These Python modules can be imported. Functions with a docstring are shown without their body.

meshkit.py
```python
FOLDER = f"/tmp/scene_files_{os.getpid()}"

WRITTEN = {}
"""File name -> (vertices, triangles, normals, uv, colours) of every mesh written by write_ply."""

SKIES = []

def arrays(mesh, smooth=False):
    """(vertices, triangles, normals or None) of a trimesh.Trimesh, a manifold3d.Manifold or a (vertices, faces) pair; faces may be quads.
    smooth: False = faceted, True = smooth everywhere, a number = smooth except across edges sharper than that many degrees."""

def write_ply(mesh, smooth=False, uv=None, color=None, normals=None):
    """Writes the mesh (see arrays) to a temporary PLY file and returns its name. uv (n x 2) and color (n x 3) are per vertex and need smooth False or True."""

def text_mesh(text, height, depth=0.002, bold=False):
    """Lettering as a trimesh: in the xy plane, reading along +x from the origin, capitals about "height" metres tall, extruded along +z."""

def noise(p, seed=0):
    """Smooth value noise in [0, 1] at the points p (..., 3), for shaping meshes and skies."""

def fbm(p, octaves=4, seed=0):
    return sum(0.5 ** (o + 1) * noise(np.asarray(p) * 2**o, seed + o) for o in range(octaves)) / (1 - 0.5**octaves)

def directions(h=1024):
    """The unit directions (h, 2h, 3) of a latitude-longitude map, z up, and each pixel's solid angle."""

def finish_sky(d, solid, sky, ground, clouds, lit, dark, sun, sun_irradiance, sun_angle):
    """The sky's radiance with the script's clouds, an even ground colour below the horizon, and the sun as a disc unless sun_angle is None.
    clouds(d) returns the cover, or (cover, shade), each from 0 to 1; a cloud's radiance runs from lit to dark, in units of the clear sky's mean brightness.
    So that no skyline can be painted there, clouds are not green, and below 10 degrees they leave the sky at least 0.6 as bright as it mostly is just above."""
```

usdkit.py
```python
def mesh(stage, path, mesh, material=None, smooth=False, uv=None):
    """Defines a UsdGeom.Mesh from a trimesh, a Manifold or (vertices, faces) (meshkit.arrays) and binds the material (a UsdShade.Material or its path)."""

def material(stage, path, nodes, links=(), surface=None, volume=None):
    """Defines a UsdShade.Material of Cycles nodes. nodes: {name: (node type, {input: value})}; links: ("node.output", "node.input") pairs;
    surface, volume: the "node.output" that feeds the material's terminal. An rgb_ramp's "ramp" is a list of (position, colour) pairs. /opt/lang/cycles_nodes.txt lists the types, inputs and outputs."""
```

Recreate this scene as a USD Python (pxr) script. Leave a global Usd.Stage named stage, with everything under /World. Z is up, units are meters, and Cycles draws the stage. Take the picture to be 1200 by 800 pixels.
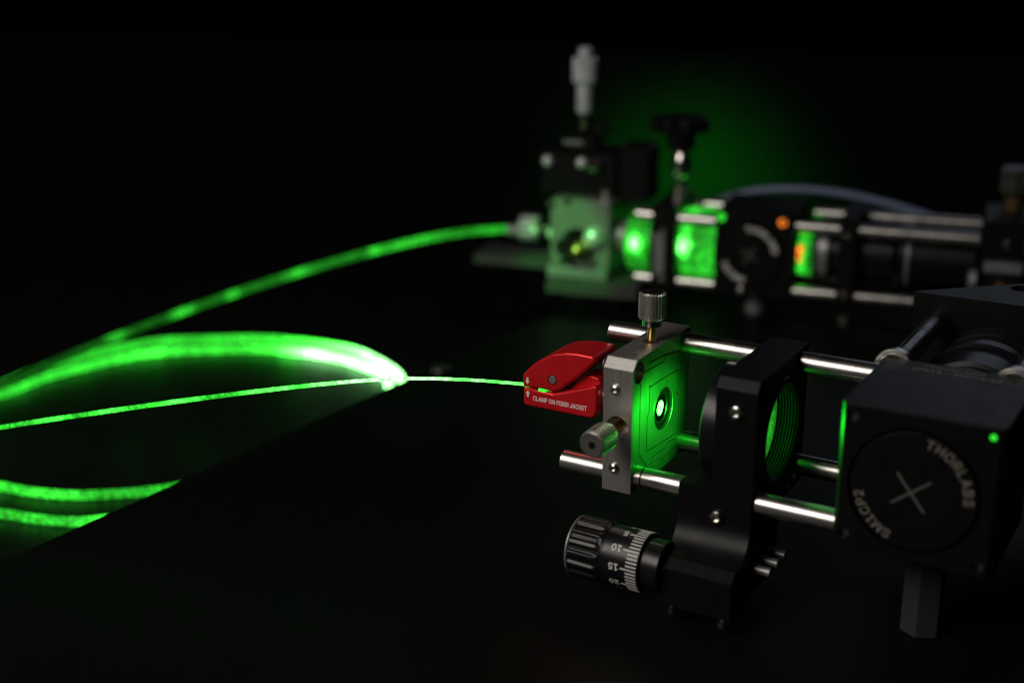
import math, random
import numpy as np, trimesh, manifold3d as mf, meshkit, usdkit
from pxr import Usd, UsdGeom, UsdLux, UsdShade, Gf, Sdf
from shapely.geometry import LineString, Polygon, Point

stage = Usd.Stage.CreateInMemory()
UsdGeom.SetStageUpAxis(stage, 'Z')
UsdGeom.SetStageMetersPerUnit(stage, 1.0)
UsdGeom.Xform.Define(stage, '/World')
random.seed(7)
MM = 0.001

# ---------------------------------------------------------------- camera
EXPOSURE = 0.0
FOCUS_MM, FSTOP, FOCAL = 379.0, 6.5, 46.6
CAM_POS = (141.484, -319.743, 132.547)
YAW, PITCH, ROLL = -0.536, 0.314, -0.006
cy, sy, cp, sp = math.cos(YAW), math.sin(YAW), math.cos(PITCH), math.sin(PITCH)
fw = np.array([sy * cp, cy * cp, -sp]); r0 = np.array([cy, -sy, 0.0]); u0 = np.cross(r0, fw)
rt = math.cos(ROLL) * r0 + math.sin(ROLL) * u0
up = -math.sin(ROLL) * r0 + math.cos(ROLL) * u0
cam = UsdGeom.Camera.Define(stage, '/World/camera')
m = Gf.Matrix4d(*rt, 0, *up, 0, *(-fw), 0, *(np.array(CAM_POS) * MM), 1)
cam.AddTransformOp().Set(m)
cam.CreateFocalLengthAttr(FOCAL)
cam.CreateHorizontalApertureAttr(36.0)
cam.CreateVerticalApertureAttr(24.0)
cam.CreateFStopAttr(FSTOP)
cam.CreateFocusDistanceAttr(FOCUS_MM * MM)
cam.CreateClippingRangeAttr(Gf.Vec2f(0.02, 100.0))
cam.CreateExposureAttr(EXPOSURE)


def basis(direction):
    d = np.asarray(direction, float); d /= np.linalg.norm(d)
    a = np.array([0, 0, 1.0]) if abs(d[2]) < 0.95 else np.array([1.0, 0, 0])
    x = np.cross(a, d); x /= np.linalg.norm(x)
    return x, np.cross(d, x), d


def aim(prim, pos, target):
    """the lamp's -z axis points at target (mm)"""
    z = np.array(pos, float) - np.array(target, float)
    x, y, z = basis(z)
    UsdGeom.Xformable(prim).AddTransformOp().Set(Gf.Matrix4d(*x, 0, *y, 0, *z, 0, *(np.array(pos, float) * MM), 1))


def rect_light(name, pos, target, w, h, intensity, color):
    l = UsdLux.RectLight.Define(stage, '/World/' + name)
    l.CreateWidthAttr(w * MM); l.CreateHeightAttr(h * MM)
    l.CreateIntensityAttr(intensity); l.CreateColorAttr(Gf.Vec3f(*color))
    aim(l.GetPrim(), pos, target)


def spot_light(name, pos, target, radius, intensity, color, angle, soft=0.5):
    l = UsdLux.SphereLight.Define(stage, '/World/' + name)
    l.CreateRadiusAttr(radius * MM); l.CreateIntensityAttr(intensity); l.CreateColorAttr(Gf.Vec3f(*color))
    s = UsdLux.ShapingAPI.Apply(l.GetPrim())
    s.CreateShapingConeAngleAttr(angle); s.CreateShapingConeSoftnessAttr(soft)
    aim(l.GetPrim(), pos, target)


GREEN = (0.012, 1.0, 0.03)
# warm key from the front, a cool weak lamp from above and behind, added green lamps imitate laser scatter
rect_light('key_lamp', (-260, -560, 470), (20, 0, 0), 380, 380, 7.0, (1.0, 0.93, 0.85))
rect_light('cool_lamp', (30, 850, 370), (60, 60, 0), 420, 240, 0.45, (0.72, 0.82, 1.0))
# added unseen green lamps for the glow on screen, stage block and base
spot_light('screen_glow_lamp', (-152, 338, -14), (-172, 440, -40), 3, 5000.0, GREEN, 64, 1.0)
spot_light('stage_glow_lamp', (-190, -20, 200), (-150, 225, -28), 5, 3300.0, GREEN, 5.4, 0.6)
# added lamp in the barrel, imitates lens scatter on to the silver plate
spot_light('lens_scatter_lamp', (21.5, 2, -0.7), (0, -1.0, -3.0), 3, 112.0, GREEN, 43, 0.5)

spot_light('cube_edge_lamp', (33.0, 1, 0), (57, -12, 2), 2, 1100.0, GREEN, 40, 0.8)  # added lamp in the bore, puts green on the cube edge

# ---------------------------------------------------------------- materials
def mat(name, nodes, links, surface, volume=None):
    return usdkit.material(stage, '/World/Looks/' + name, nodes, links, surface=surface, volume=volume)


def plain(name, base, rough, metallic=0.0, spec=0.5, var=0.12, scale=900.0, bump=0.0, stretch=None, rvar=0.08, coat=0.0):
    """principled surface with slight mottling of tone and gloss and an optional fine relief"""
    b = np.array(base)
    nodes = {
        'c': ('texture_coordinate', {}),
        'map': ('mapping', {'scale': stretch or (1, 1, 1)}),
        'n': ('noise_texture', {'scale': scale, 'detail': 4.0, 'roughness': 0.6}),
        'r': ('rgb_ramp', {'ramp': [(0.25, tuple(b * (1 - var))), (0.75, tuple(b * (1 + var)))]}),
        'n2': ('noise_texture', {'scale': 160.0, 'detail': 3.0}),
        'mr': ('map_range', {'from_min': 0.3, 'from_max': 0.7, 'to_min': max(rough - rvar, 0.02), 'to_max': rough + rvar}),
        'p': ('principled_bsdf', {'metallic': metallic, 'specular_ior_level': spec, 'coat_weight': coat, 'coat_roughness': 0.15}),
    }
    links = [('c.object', 'map.vector'), ('map.vector', 'n.vector'), ('n.fac', 'r.fac'), ('r.color', 'p.base_color'),
             ('c.object', 'n2.vector'), ('n2.fac', 'mr.value'), ('mr.result', 'p.roughness')]
    if bump:
        nodes['b'] = ('bump', {'strength': bump, 'distance': 0.0001})
        links += [('n.fac', 'b.height'), ('b.normal', 'p.normal')]
    return mat(name, nodes, links, 'p.BSDF')


BLACK = plain('black_anodized', (0.0042, 0.0042, 0.0046), 0.42, spec=0.19, var=0.2, scale=2500, bump=0.12, rvar=0.03)
BLACK_SATIN = plain('black_satin', (0.006, 0.006, 0.007), 0.32, spec=0.34, var=0.2, scale=1500, bump=0.06, rvar=0.03)
BLACK_MATT = plain('black_matt', (0.0035, 0.0035, 0.0038), 0.55, spec=0.14, var=0.2, scale=1500)
STEEL = plain('polished_steel', (0.62, 0.60, 0.57), 0.30, metallic=1.0, var=0.05, scale=700, stretch=(0.02, 1, 1), rvar=0.04)
SCREW = plain('screw_steel', (0.68, 0.65, 0.6), 0.22, metallic=1.0, var=0.06, scale=1200)
PLATE = plain('brushed_nickel', (0.50, 0.475, 0.45), 0.40, metallic=0.85, var=0.15, scale=1300, stretch=(1, 1, 0.06), bump=0.22, rvar=0.03)
KNURL = plain('knurled_steel', (0.68, 0.66, 0.62), 0.42, metallic=1.0, var=0.08, scale=900)
BRASS = plain('brass', (0.85, 0.55, 0.20), 0.28, metallic=1.0, var=0.08)
RED = plain('red_anodized', (0.72, 0.012, 0.018), 0.36, metallic=0.35, spec=0.5, var=0.10, scale=2200, bump=0.16, rvar=0.10)
DARK_STEEL = plain('dark_steel', (0.20, 0.19, 0.185), 0.35, metallic=1.0, var=0.1)
WHITE_INK = plain('white_ink', (0.78, 0.76, 0.72), 0.55, var=0.06, scale=3000)
TAN_INK = plain('engraved_grey', (0.18, 0.155, 0.13), 0.6, var=0.25, scale=4000)
DIM_INK = plain('worn_grey_ink', (0.10, 0.092, 0.085), 0.6, var=0.3, scale=4000)
THREAD = plain('thread_metal', (0.16, 0.16, 0.16), 0.34, metallic=0.5, var=0.1)
SOOT = plain('dull_grey_plate', (0.06, 0.06, 0.06), 0.6, spec=0.2)
POST_GREY = plain('post_grey', (0.06, 0.06, 0.063), 0.45, metallic=0.4, var=0.15)
PIN = plain('grey_pin', (0.33, 0.32, 0.31), 0.45, metallic=0.7, var=0.08)
BOARD = plain('board_black', (0.0028, 0.0028, 0.003), 0.5, spec=0.12, var=0.1, scale=300, bump=0.05, rvar=0.02)
FLOOR = plain('floor_black', (0.005, 0.005, 0.005), 0.38, spec=0.35, var=0.2, scale=60)
SCREEN = plain('screen_black', (0.0032, 0.0033, 0.0037), 0.9, spec=0.0, var=0.15, scale=25)
COOL_SILVER = plain('satin_chrome', (0.80, 0.81, 0.87), 0.33, metallic=0.5)
SILVER = plain('machined_aluminium', (0.24, 0.238, 0.235), 0.42, metallic=0.35, var=0.05, scale=1500)
GREY = plain('grey_steel', (0.32, 0.32, 0.34), 0.4, metallic=0.6, var=0.06)
CABLE = plain('pale_blue_sleeve', (0.13, 0.17, 0.27), 0.4, spec=0.5)
COPPER = plain('copper', (0.75, 0.36, 0.20), 0.35, metallic=1.0)


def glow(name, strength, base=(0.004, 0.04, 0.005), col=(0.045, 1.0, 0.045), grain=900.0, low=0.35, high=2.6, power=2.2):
    """emission for glowing fibers and laser-lit optics, broken up by the grain of laser speckle"""
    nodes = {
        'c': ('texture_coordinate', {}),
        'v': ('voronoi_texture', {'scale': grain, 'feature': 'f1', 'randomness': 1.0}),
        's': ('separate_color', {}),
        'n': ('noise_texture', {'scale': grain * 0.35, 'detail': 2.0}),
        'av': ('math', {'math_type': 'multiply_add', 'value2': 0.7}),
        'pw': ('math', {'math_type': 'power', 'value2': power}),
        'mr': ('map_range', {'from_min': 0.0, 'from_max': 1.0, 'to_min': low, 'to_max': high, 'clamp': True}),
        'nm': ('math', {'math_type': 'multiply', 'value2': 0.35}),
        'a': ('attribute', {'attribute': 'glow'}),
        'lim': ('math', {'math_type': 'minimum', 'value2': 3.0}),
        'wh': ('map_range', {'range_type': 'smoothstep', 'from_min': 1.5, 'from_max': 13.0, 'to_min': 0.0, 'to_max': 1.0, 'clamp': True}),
        'cm': ('mix_color', {'blend_type': 'mix', 'a': col, 'b': tuple(max(q, 0.30) for q in col)}),  # strong glow whitened in the colour to look overexposed
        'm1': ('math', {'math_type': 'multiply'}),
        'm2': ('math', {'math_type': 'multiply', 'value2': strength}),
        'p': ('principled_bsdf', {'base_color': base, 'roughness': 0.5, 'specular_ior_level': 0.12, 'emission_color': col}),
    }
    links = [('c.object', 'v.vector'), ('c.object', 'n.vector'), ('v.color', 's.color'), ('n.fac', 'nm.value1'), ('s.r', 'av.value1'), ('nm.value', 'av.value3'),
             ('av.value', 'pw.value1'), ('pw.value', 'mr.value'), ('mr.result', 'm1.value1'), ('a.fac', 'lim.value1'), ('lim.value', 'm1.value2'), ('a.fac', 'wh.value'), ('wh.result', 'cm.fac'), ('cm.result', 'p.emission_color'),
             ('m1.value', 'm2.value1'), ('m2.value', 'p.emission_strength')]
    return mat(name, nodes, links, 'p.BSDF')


FIBER_GLOW = glow('fiber_glow', 1.9, grain=1500.0, low=0.3, high=2.8, power=2.4)
STRAND_GLOW = glow('strand_glow', 1.0, grain=1500.0, low=0.45, high=2.2)
LASER = glow('laser_lit_optics', 1.0, grain=650.0, low=0.35, high=2.8, power=2.4)  # emission in place of laser light falling on the optics
LASER_FINE = glow('laser_lit_lens', 1.0, grain=2200.0, low=0.5, high=1.9)
AMBER = glow('orange_laser_leak', 1.0, base=(0.1, 0.03, 0.01), col=(1.0, 0.22, 0.02), grain=900.0)

# ---------------------------------------------------------------- scene helpers (all lengths in mm)
used = {}


def numbered(parent, name):
    k = used.get((parent, name), 0)
    used[(parent, name)] = k + 1
    return name if k == 0 else f'{name}_{k:03d}'


def tag(prim, label=None, cat=None, group=None, kind=None):
    for k, v in (('label', label), ('category', cat), ('group', group), ('kind', kind)):
        if v:
            prim.SetCustomDataByKey(k, v)


BASE = {}


def thing(name, label, cat, base, group=None):
    path = '/World/' + numbered('/World', name)
    x = UsdGeom.Xform.Define(stage, path)
    x.AddTranslateOp().Set(Gf.Vec3d(*(np.array(base, float) * MM)))
    tag(x.GetPrim(), label, cat, group)
    BASE[path] = np.array(base, float)
    return path


def soup(parts):
    vs, fs, n = [], [], 0
    for p in parts:
        v, f, _ = meshkit.arrays(p)
        vs.append(v); fs.append(f + n); n += len(v)
    return np.vstack(vs), np.vstack(fs)


def part(parent, name, mesh, material, smooth=32, label=None, glow=None):
    """one Mesh under a thing or a part. mesh is in world mm; parts follow the base of their thing. glow: per-vertex strength, needs smooth True"""
    if isinstance(mesh, list):
        mesh = soup(mesh)
    root = '/'.join(parent.split('/')[:3])
    v, f, _ = meshkit.arrays(mesh)
    path = parent + '/' + numbered(parent, name)
    g = usdkit.mesh(stage, path, ((v - BASE[root]) * MM, f), material, smooth=True if glow is not None else smooth)
    if glow is not None:
        gl = glow if np.ndim(glow) else np.full(len(v), float(glow))
        UsdGeom.PrimvarsAPI(g).CreatePrimvar('glow', Sdf.ValueTypeNames.FloatArray, 'vertex').Set([float(q) for q in gl])
    if label:
        tag(g.GetPrim(), label)
    return path


def solo(name, mesh, material, label=None, cat=None, group=None, kind=None, smooth=32):
    if isinstance(mesh, list):
        mesh = soup(mesh)
    v, f, _ = meshkit.arrays(mesh)
    g = usdkit.mesh(stage, '/World/' + numbered('/World', name), (v * MM, f), material, smooth=smooth)
    tag(g.GetPrim(), label, cat, group, kind)
    return g


def box(lo, hi, c=0.4):
    """chamfered box"""
    lo, hi = np.array(lo, float), np.array(hi, float)
    c = min(c, *((hi - lo) * 0.45))
    pts = []
    for k in range(3):
        a, b = lo + c, hi - c
        a[k], b[k] = lo[k], hi[k]
        pts += [[(a, b)[i][0], (a, b)[j][1], (a, b)[l][2]] for i in (0, 1) for j in (0, 1) for l in (0, 1)]
    return mf.Manifold.hull_points(np.array(pts))


def frame(d):
    x, y, z = basis(d)
    return np.stack([x, y, z], 1)


def lathe(profile, origin, direction, seg=48, closed=True):
    """profile: (radius, height) pairs from one end to the other along direction"""
    R = frame(direction)
    pr = np.array(profile, float)
    a = np.linspace(0, 2 * np.pi, seg, endpoint=False)
    v = np.stack([np.outer(pr[:, 0], np.cos(a)), np.outer(pr[:, 0], np.sin(a)), np.repeat(pr[:, 1:], seg, 1)], -1).reshape(-1, 3)
    f = []
    for i in range(len(pr) - 1):
        for j in range(seg):
            k = (j + 1) % seg
            p, q, r, s = i * seg + j, i * seg + k, (i + 1) * seg + k, (i + 1) * seg + j
            f += [(p, q, r), (p, r, s)]
    n = len(v)
    ends = []
    if closed:
        ends = [[0, 0, pr[0, 1]], [0, 0, pr[-1, 1]]]
        for j in range(seg):
            k = (j + 1) % seg
            f += [(n, k, j), (n + 1, (len(pr) - 1) * seg + j, (len(pr) - 1) * seg + k)]
    v = np.vstack([v, ends]) if closed else v
    return v @ R.T + np.array(origin, float), np.array(f)


def rod(p0, p1, r, c=0.4, seg=40):
    p0, p1 = np.array(p0, float), np.array(p1, float)
    L = np.linalg.norm(p1 - p0)
    c = min(c, r * 0.5, L * 0.4)
    return lathe([(r - c, 0), (r, c), (r, L - c), (r - c, L)], p0, p1 - p0, seg)


def tube_ring(p0, p1, ro, ri, c=0.4, seg=56):
    """a ring or open tube"""
    p0, p1 = np.array(p0, float), np.array(p1, float)
    L = np.linalg.norm(p1 - p0)
    pr = [(ri, c), (ri + c, 0), (ro - c, 0), (ro, c), (ro, L - c), (ro - c, L), (ri + c, L), (ri, L - c), (ri, c)]
    return lathe(pr, p0, p1 - p0, seg, closed=False)


def prism(poly, axis, lo, hi):
    """poly in the two other axes (x: yz, y: xz, z: xy), extruded from lo to hi along the axis"""
    if not isinstance(poly, Polygon):
        poly = Polygon(poly)
    t = trimesh.creation.extrude_polygon(poly, hi - lo, engine='earcut')
    v = np.array(t.vertices); v[:, 2] += lo
    v = {'x': v[:, [2, 0, 1]], 'y': np.stack([v[:, 0], v[:, 2], v[:, 1]], 1), 'z': v}[axis]
    f = np.array(t.faces)
    return v, f[:, ::-1] if axis == 'y' else f


def man(m_):
    if isinstance(m_, mf.Manifold):
        return m_
    v, f, _ = meshkit.arrays(m_)
    t = trimesh.Trimesh(v, f, process=True)
    if t.volume < 0:
        t.invert()
    return mf.Manifold(mf.Mesh(np.array(t.vertices, np.float32), np.array(t.faces, np.uint32)))


def rounded(poly, r):
    return poly.buffer(-r).buffer(2 * r).buffer(-r)


def loft(poly, axis, lo, hi, r, n=5, k=140):
    """an outline (without holes) lofted between its two ends with rounded end edges"""
    from shapely import get_coordinates
    pts = get_coordinates(poly.exterior.simplify(0.01))[:-1]
    if Polygon(pts).exterior.is_ccw is False:
        pts = pts[::-1]
    nx, pv = np.roll(pts, -1, 0) - pts, pts - np.roll(pts, 1, 0)
    t = nx / np.linalg.norm(nx, axis=1, keepdims=True) + pv / np.linalg.norm(pv, axis=1, keepdims=True)
    t /= np.linalg.norm(t, axis=1, keepdims=True)
    inward = np.stack([-t[:, 1], t[:, 0]], 1)
    nn = nx / np.linalg.norm(nx, axis=1, keepdims=True)
    inward /= np.clip(inward[:, 0] * -nn[:, 1] + inward[:, 1] * nn[:, 0], 0.4, 1)[:, None]
    rings = []
    for i in range(n + 1):
        a = math.pi / 2 * i / n
        rings.append((r * (1 - math.sin(a)), lo + r * (1 - math.cos(a))))
    rings += [(i_, hi - (z_ - lo)) for i_, z_ in reversed(rings)]
    N = len(pts)
    v = np.vstack([np.column_stack([pts + inward * i_, np.full(N, z_)]) for i_, z_ in rings])
    f = []
    for i in range(len(rings) - 1):
        for j in range(N):
            kk = (j + 1) % N
            f += [(i * N + j, i * N + kk, (i + 1) * N + kk), (i * N + j, (i + 1) * N + kk, (i + 1) * N + j)]
    import mapbox_earcut as earcut
    try:
        tri = earcut.triangulate_float64(pts + inward * r, np.array([N], np.uint32)).reshape(-1, 3)
    except Exception:
        tri = np.array(trimesh.creation.triangulate_polygon(Polygon(pts + inward * r), engine='earcut')[1])
    tri = tri.astype(int)
    a = pts[tri[:, 1]] - pts[tri[:, 0]]; b = pts[tri[:, 2]] - pts[tri[:, 0]]
    flip = (a[:, 0] * b[:, 1] - a[:, 1] * b[:, 0]) < 0
    tri[flip] = tri[flip][:, ::-1]
    f = np.vstack([np.array(f), tri[:, ::-1], tri + (len(rings) - 1) * N])
    v = {'x': v[:, [2, 0, 1]], 'y': np.stack([v[:, 0], v[:, 2], v[:, 1]], 1), 'z': v}[axis]
    return v, f[:, ::-1] if axis == 'y' else f


def place(mesh_, origin, xd, yd):
    v, f, _ = meshkit.arrays(mesh_)
    xd, yd = np.array(xd, float), np.array(yd, float)
    zd = np.cross(xd, yd)
    return np.array(origin, float) + v[:, :1] * xd + v[:, 1:2] * yd + v[:, 2:] * zd, f


def text(s, h, bold=True, depth=0.05, width=1.0):
    v, f, _ = meshkit.arrays(meshkit.text_mesh(s, h, depth, bold))
    v = v - [v[:, 0].min(), 0, 0]
    return v * [width, 1, 1], f


def arc_text(s, h, center, xd, yd, r, a0, a1, bold=True):
    """letters along an arc, tops outward, from angle a0 to a1 in degrees (clockwise when a1 < a0)"""
    glyphs = [text(ch, h, bold) for ch in s]
    w = np.array([g[0][:, 0].max() for g in glyphs])
    gap = 0.25 * h
    tot = w.sum() + gap * (len(s) - 1)
    out, x = [], 0.0
    for g, wi in zip(glyphs, w):
        a = math.radians(a0 + (a1 - a0) * (x + wi / 2) / tot)
        rad = np.array([math.cos(a), math.sin(a)]); tan = np.array([rad[1], -rad[0]])
        X, Y = np.array(xd, float), np.array(yd, float)
        v = g[0] - [wi / 2, 0, 0]
        ex, ey = tan[0] * X + tan[1] * Y, rad[0] * X + rad[1] * Y
        out.append(place((v, g[1]), np.array(center) + ey * r, ex, ey))
        x += wi + gap
    return out


def knurl(p0, p1, r, n=34, depth=0.22, c=0.5):
    """a knurled barrel: straight teeth between chamfered ends"""
    p0, p1 = np.array(p0, float), np.array(p1, float)
    L = np.linalg.norm(p1 - p0)
    R = frame(p1 - p0)
    seg = n * 4
    a = np.arange(seg) / seg * 2 * np.pi
    wob = np.where(np.arange(seg) % 4 < 2, 0, -depth)
    pr = [(r - c, 0, 0), (r, c, 1), (r, L - c, 1), (r - c, L, 0)]
    v = np.vstack([np.stack([(q + wob * w) * np.cos(a), (q + wob * w) * np.sin(a), np.full(seg, z)], 1) for q, z, w in pr] + [[[0, 0, 0], [0, 0, L]]])
    f = []
    for i in range(3):
        for j in range(seg):
            k = (j + 1) % seg
            f += [(i * seg + j, i * seg + k, (i + 1) * seg + k), (i * seg + j, (i + 1) * seg + k, (i + 1) * seg + j)]
    for j in range(seg):
        k = (j + 1) % seg
        f += [(4 * seg, k, j), (4 * seg + 1, 3 * seg + j, 3 * seg + k)]
    return v @ R.T + p0, np.array(f)


def spline(pts, step=2.0):
    """Catmull-Rom curve through the points, evenly sampled"""
    p = np.array(pts, float)
    p = np.vstack([2 * p[0] - p[1], p, 2 * p[-1] - p[-2]])
    out = []
    for i in range(1, len(p) - 2):
        a, b, c, d = p[i - 1:i + 3]
        n = max(2, int(np.linalg.norm(c - b) / step))
        t = np.linspace(0, 1, n, endpoint=False)[:, None]
        out.append(0.5 * (2 * b + (c - a) * t + (2 * a - 5 * b + 4 * c - d) * t ** 2 + (3 * b - a - 3 * c + d) * t ** 3))
    return np.vstack(out + [p[-2:-1]])


def sweep(path, r, seg=14):
    path = np.asarray(path)
    t = np.gradient(path, axis=0); t /= np.linalg.norm(t, axis=1, keepdims=True)
    a = np.linspace(0, 2 * np.pi, seg, endpoint=False)
    side = np.cross(t, [0, 0, 1.0]); side /= np.linalg.norm(side, axis=1, keepdims=True)
    upv = np.cross(side, t)
    r = np.broadcast_to(np.asarray(r, float), len(path))[:, None, None]
    v = (path[:, None] + r * (np.cos(a)[None, :, None] * side[:, None] + np.sin(a)[None, :, None] * upv[:, None])).reshape(-1, 3)
    f = []
    for i in range(len(path) - 1):
        for j in range(seg):
            k = (j + 1) % seg
            f += [(i * seg + j, (i + 1) * seg + k, i * seg + k), (i * seg + j, (i + 1) * seg + j, (i + 1) * seg + k)]
    n = len(path)
    f += [(0, j, j + 1) for j in range(1, seg - 1)] + [((n - 1) * seg, (n - 1) * seg + j + 1, (n - 1) * seg + j) for j in range(1, seg - 1)]
    return v, np.array(f)


def button_screw(parent, pos, normal, r, h, name='screw', material=None, sub=None):
    """button-head screw with a hexagon socket"""
    head = lathe([(r, 0), (r, h * 0.45), (r * 0.9, h * 0.75), (r * 0.62, h), (r * 0.5, h)], pos, normal, 32, closed=True)
    n = np.array(normal, float) / np.linalg.norm(normal)
    k = np.array(pos, float) + n * h
    hexa = lathe([(r * 0.5, -h * 0.6), (r * 0.5, 0.06)], k, n, 6)
    body = man(head) - man(hexa)
    return part(parent, name, body, material or SCREW, smooth=28)


# ================================================================ the setting
def far(a, n, z):
    """a point of the far set-up: a along its axis, n away behind it, z above the axis"""
    Y0, YAW2, Z0 = 265.585, 0.18276, -17.0
    D = np.array([math.cos(YAW2), math.sin(YAW2), 0]); N = np.array([-math.sin(YAW2), math.cos(YAW2), 0])
    return np.array([0, Y0, Z0]) + a * D + n * N + np.array([0, 0, z])


FD = far(1, 0, 0) - far(0, 0, 0)
FN = far(0, 1, 0) - far(0, 0, 0)
UP = np.array([0, 0, 1.0])


def fmesh(mesh_):
    """maps a mesh built in the far set-up's own axes (a, n, z) to the world"""
    v, f, _ = meshkit.arrays(mesh_)
    return far(0, 0, 0) + v[:, :1] * FD + v[:, 1:2] * FN + v[:, 2:] * UP, f


BOARD_Z, FLOOR_Z = -48.0, -74.0
solo('floor', box((-1200, -700, FLOOR_Z - 20), (1400, 1300, FLOOR_Z), 0.5), FLOOR, kind='structure')
th = math.radians(-3.6)
bd = box((0, -330, BOARD_Z - 12.7), (760, 720, BOARD_Z), 0.8)
v, f, _ = meshkit.arrays(bd)
v = v @ np.array([[math.cos(th), math.sin(th), 0], [-math.sin(th), math.cos(th), 0], [0, 0, 1]]) + [-161.0, 0, 0]
board = solo('breadboard', (v, f), BOARD, kind='structure')
v, f = fmesh(box((-700, 168, -57), (700, 174, 70), 0.5))
solo('back_screen', (v, f), SCREEN, 'black screen standing behind the far cage, with a green glow on it', 'screen')
solo('back_wall', box((-1200, 900, FLOOR_Z), (1400, 920, 900), 1), SCREEN, kind='structure')

# ================================================================ the near set-up
AX = np.array([1.0, 0, 0]); AY = np.array([0, 1.0, 0])

# ---- silver translation plate
pl = thing('translation_plate', 'square silver plate with two thumbscrews and a green-lit face full of fine slots', 'optic mount', (-4.3, 0, -19))
body = man(prism([(-19, -18.9), (19, -18.9), (19, 18.9), (-16.6, 18.9), (-19, 16.4)], 'x', -8.6, 0))
body -= man(rod((-9, -15, 15), (1, -15, 15), 3.15, 0.01))
body -= man(rod((-9, 1.6, -0.7), (1, 1.6, -0.7), 6.6, 0.01, 64))
body -= man(rod((-4.4, -20, -0.3), (-4.4, -12, -0.3), 3.35, 0.01))
body -= man(rod((-3.8, 0.6, 14), (-3.8, 0.6, 20), 2.5, 0.01))
slots = [[(-14, 12.6), (-14, -9), (-9, -14.3), (-1, -14.8)], [(11.3, 13.6), (17.2, 6.6), (17.2, -11), (13, -15.3), (1, -15.9)],
         [(-8, 9), (-8, 1.5), (-9.2, 0.5), (-9.2, -9.9), (12.2, -11.6)], [(-7.8, 8.7), (10.6, 8.2)],
         [(10.8, 7.6), (10.8, 1), (12.2, 0), (12.2, -10.8)], [(12.6, 9.6), (12.6, 2), (13.8, 0.6), (13.8, -8.5)],
         [(-11, 14.1), (0.9, 13.5), (1.5, 15.1), (12, 13.6)], [(-8, 15.9), (2.4, 15.3)], [(-5, -13.0), (4.5, -13.3), (5.2, -12.2), (11, -12.7)]]
for q in slots:
    body -= man(prism(LineString(q).buffer(0.2, join_style='mitre', cap_style='square'), 'x', -1.3, 0.5))
    body -= man(prism(Point(q[0]).buffer(0.42), 'x', -1.3, 0.5))
part(pl, 'body', body, PLATE, smooth=25)
part(pl, 'fiber_port', [tube_ring((-6.5, 1.6, -0.7), (-1.6, 1.6, -0.7), 6.55, 4.6, 0.4), tube_ring((-6.4, 1.6, -0.7), (-0.7, 1.6, -0.7), 4.7, 3.9, 0.3)], DARK_STEEL)
part(pl, 'port_rim', tube_ring((-0.9, 1.6, -0.7), (0.12, 1.6, -0.7), 6.75, 6.2, 0.12), KNURL)
part(pl, 'ferrule', lathe([(4.0, -6.2), (4.0, -2.6), (3.4, -2.2), (2.5, -2.0), (2.4, -1.0)], (0, 1.6, -0.7), AX, 32), BLACK_SATIN)
sp = lathe([(2.3, -0.95), (1.9, -0.8), (1.3, -0.7), (0.6, -0.62)], (0, 1.4, -0.6), AX, 36)
gl = np.repeat([3.0, 9, 20, 26], 36).tolist() + [3.0, 26]
part(pl, 'fiber_tip', sp, LASER_FINE, glow=np.array(gl), label='white-hot green spot of laser light at the fiber tip')
for z in (10.6, -12.1):
    button_screw(pl, (-5.0, -19.0, z), -AY, 1.45, 0.9)


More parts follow.
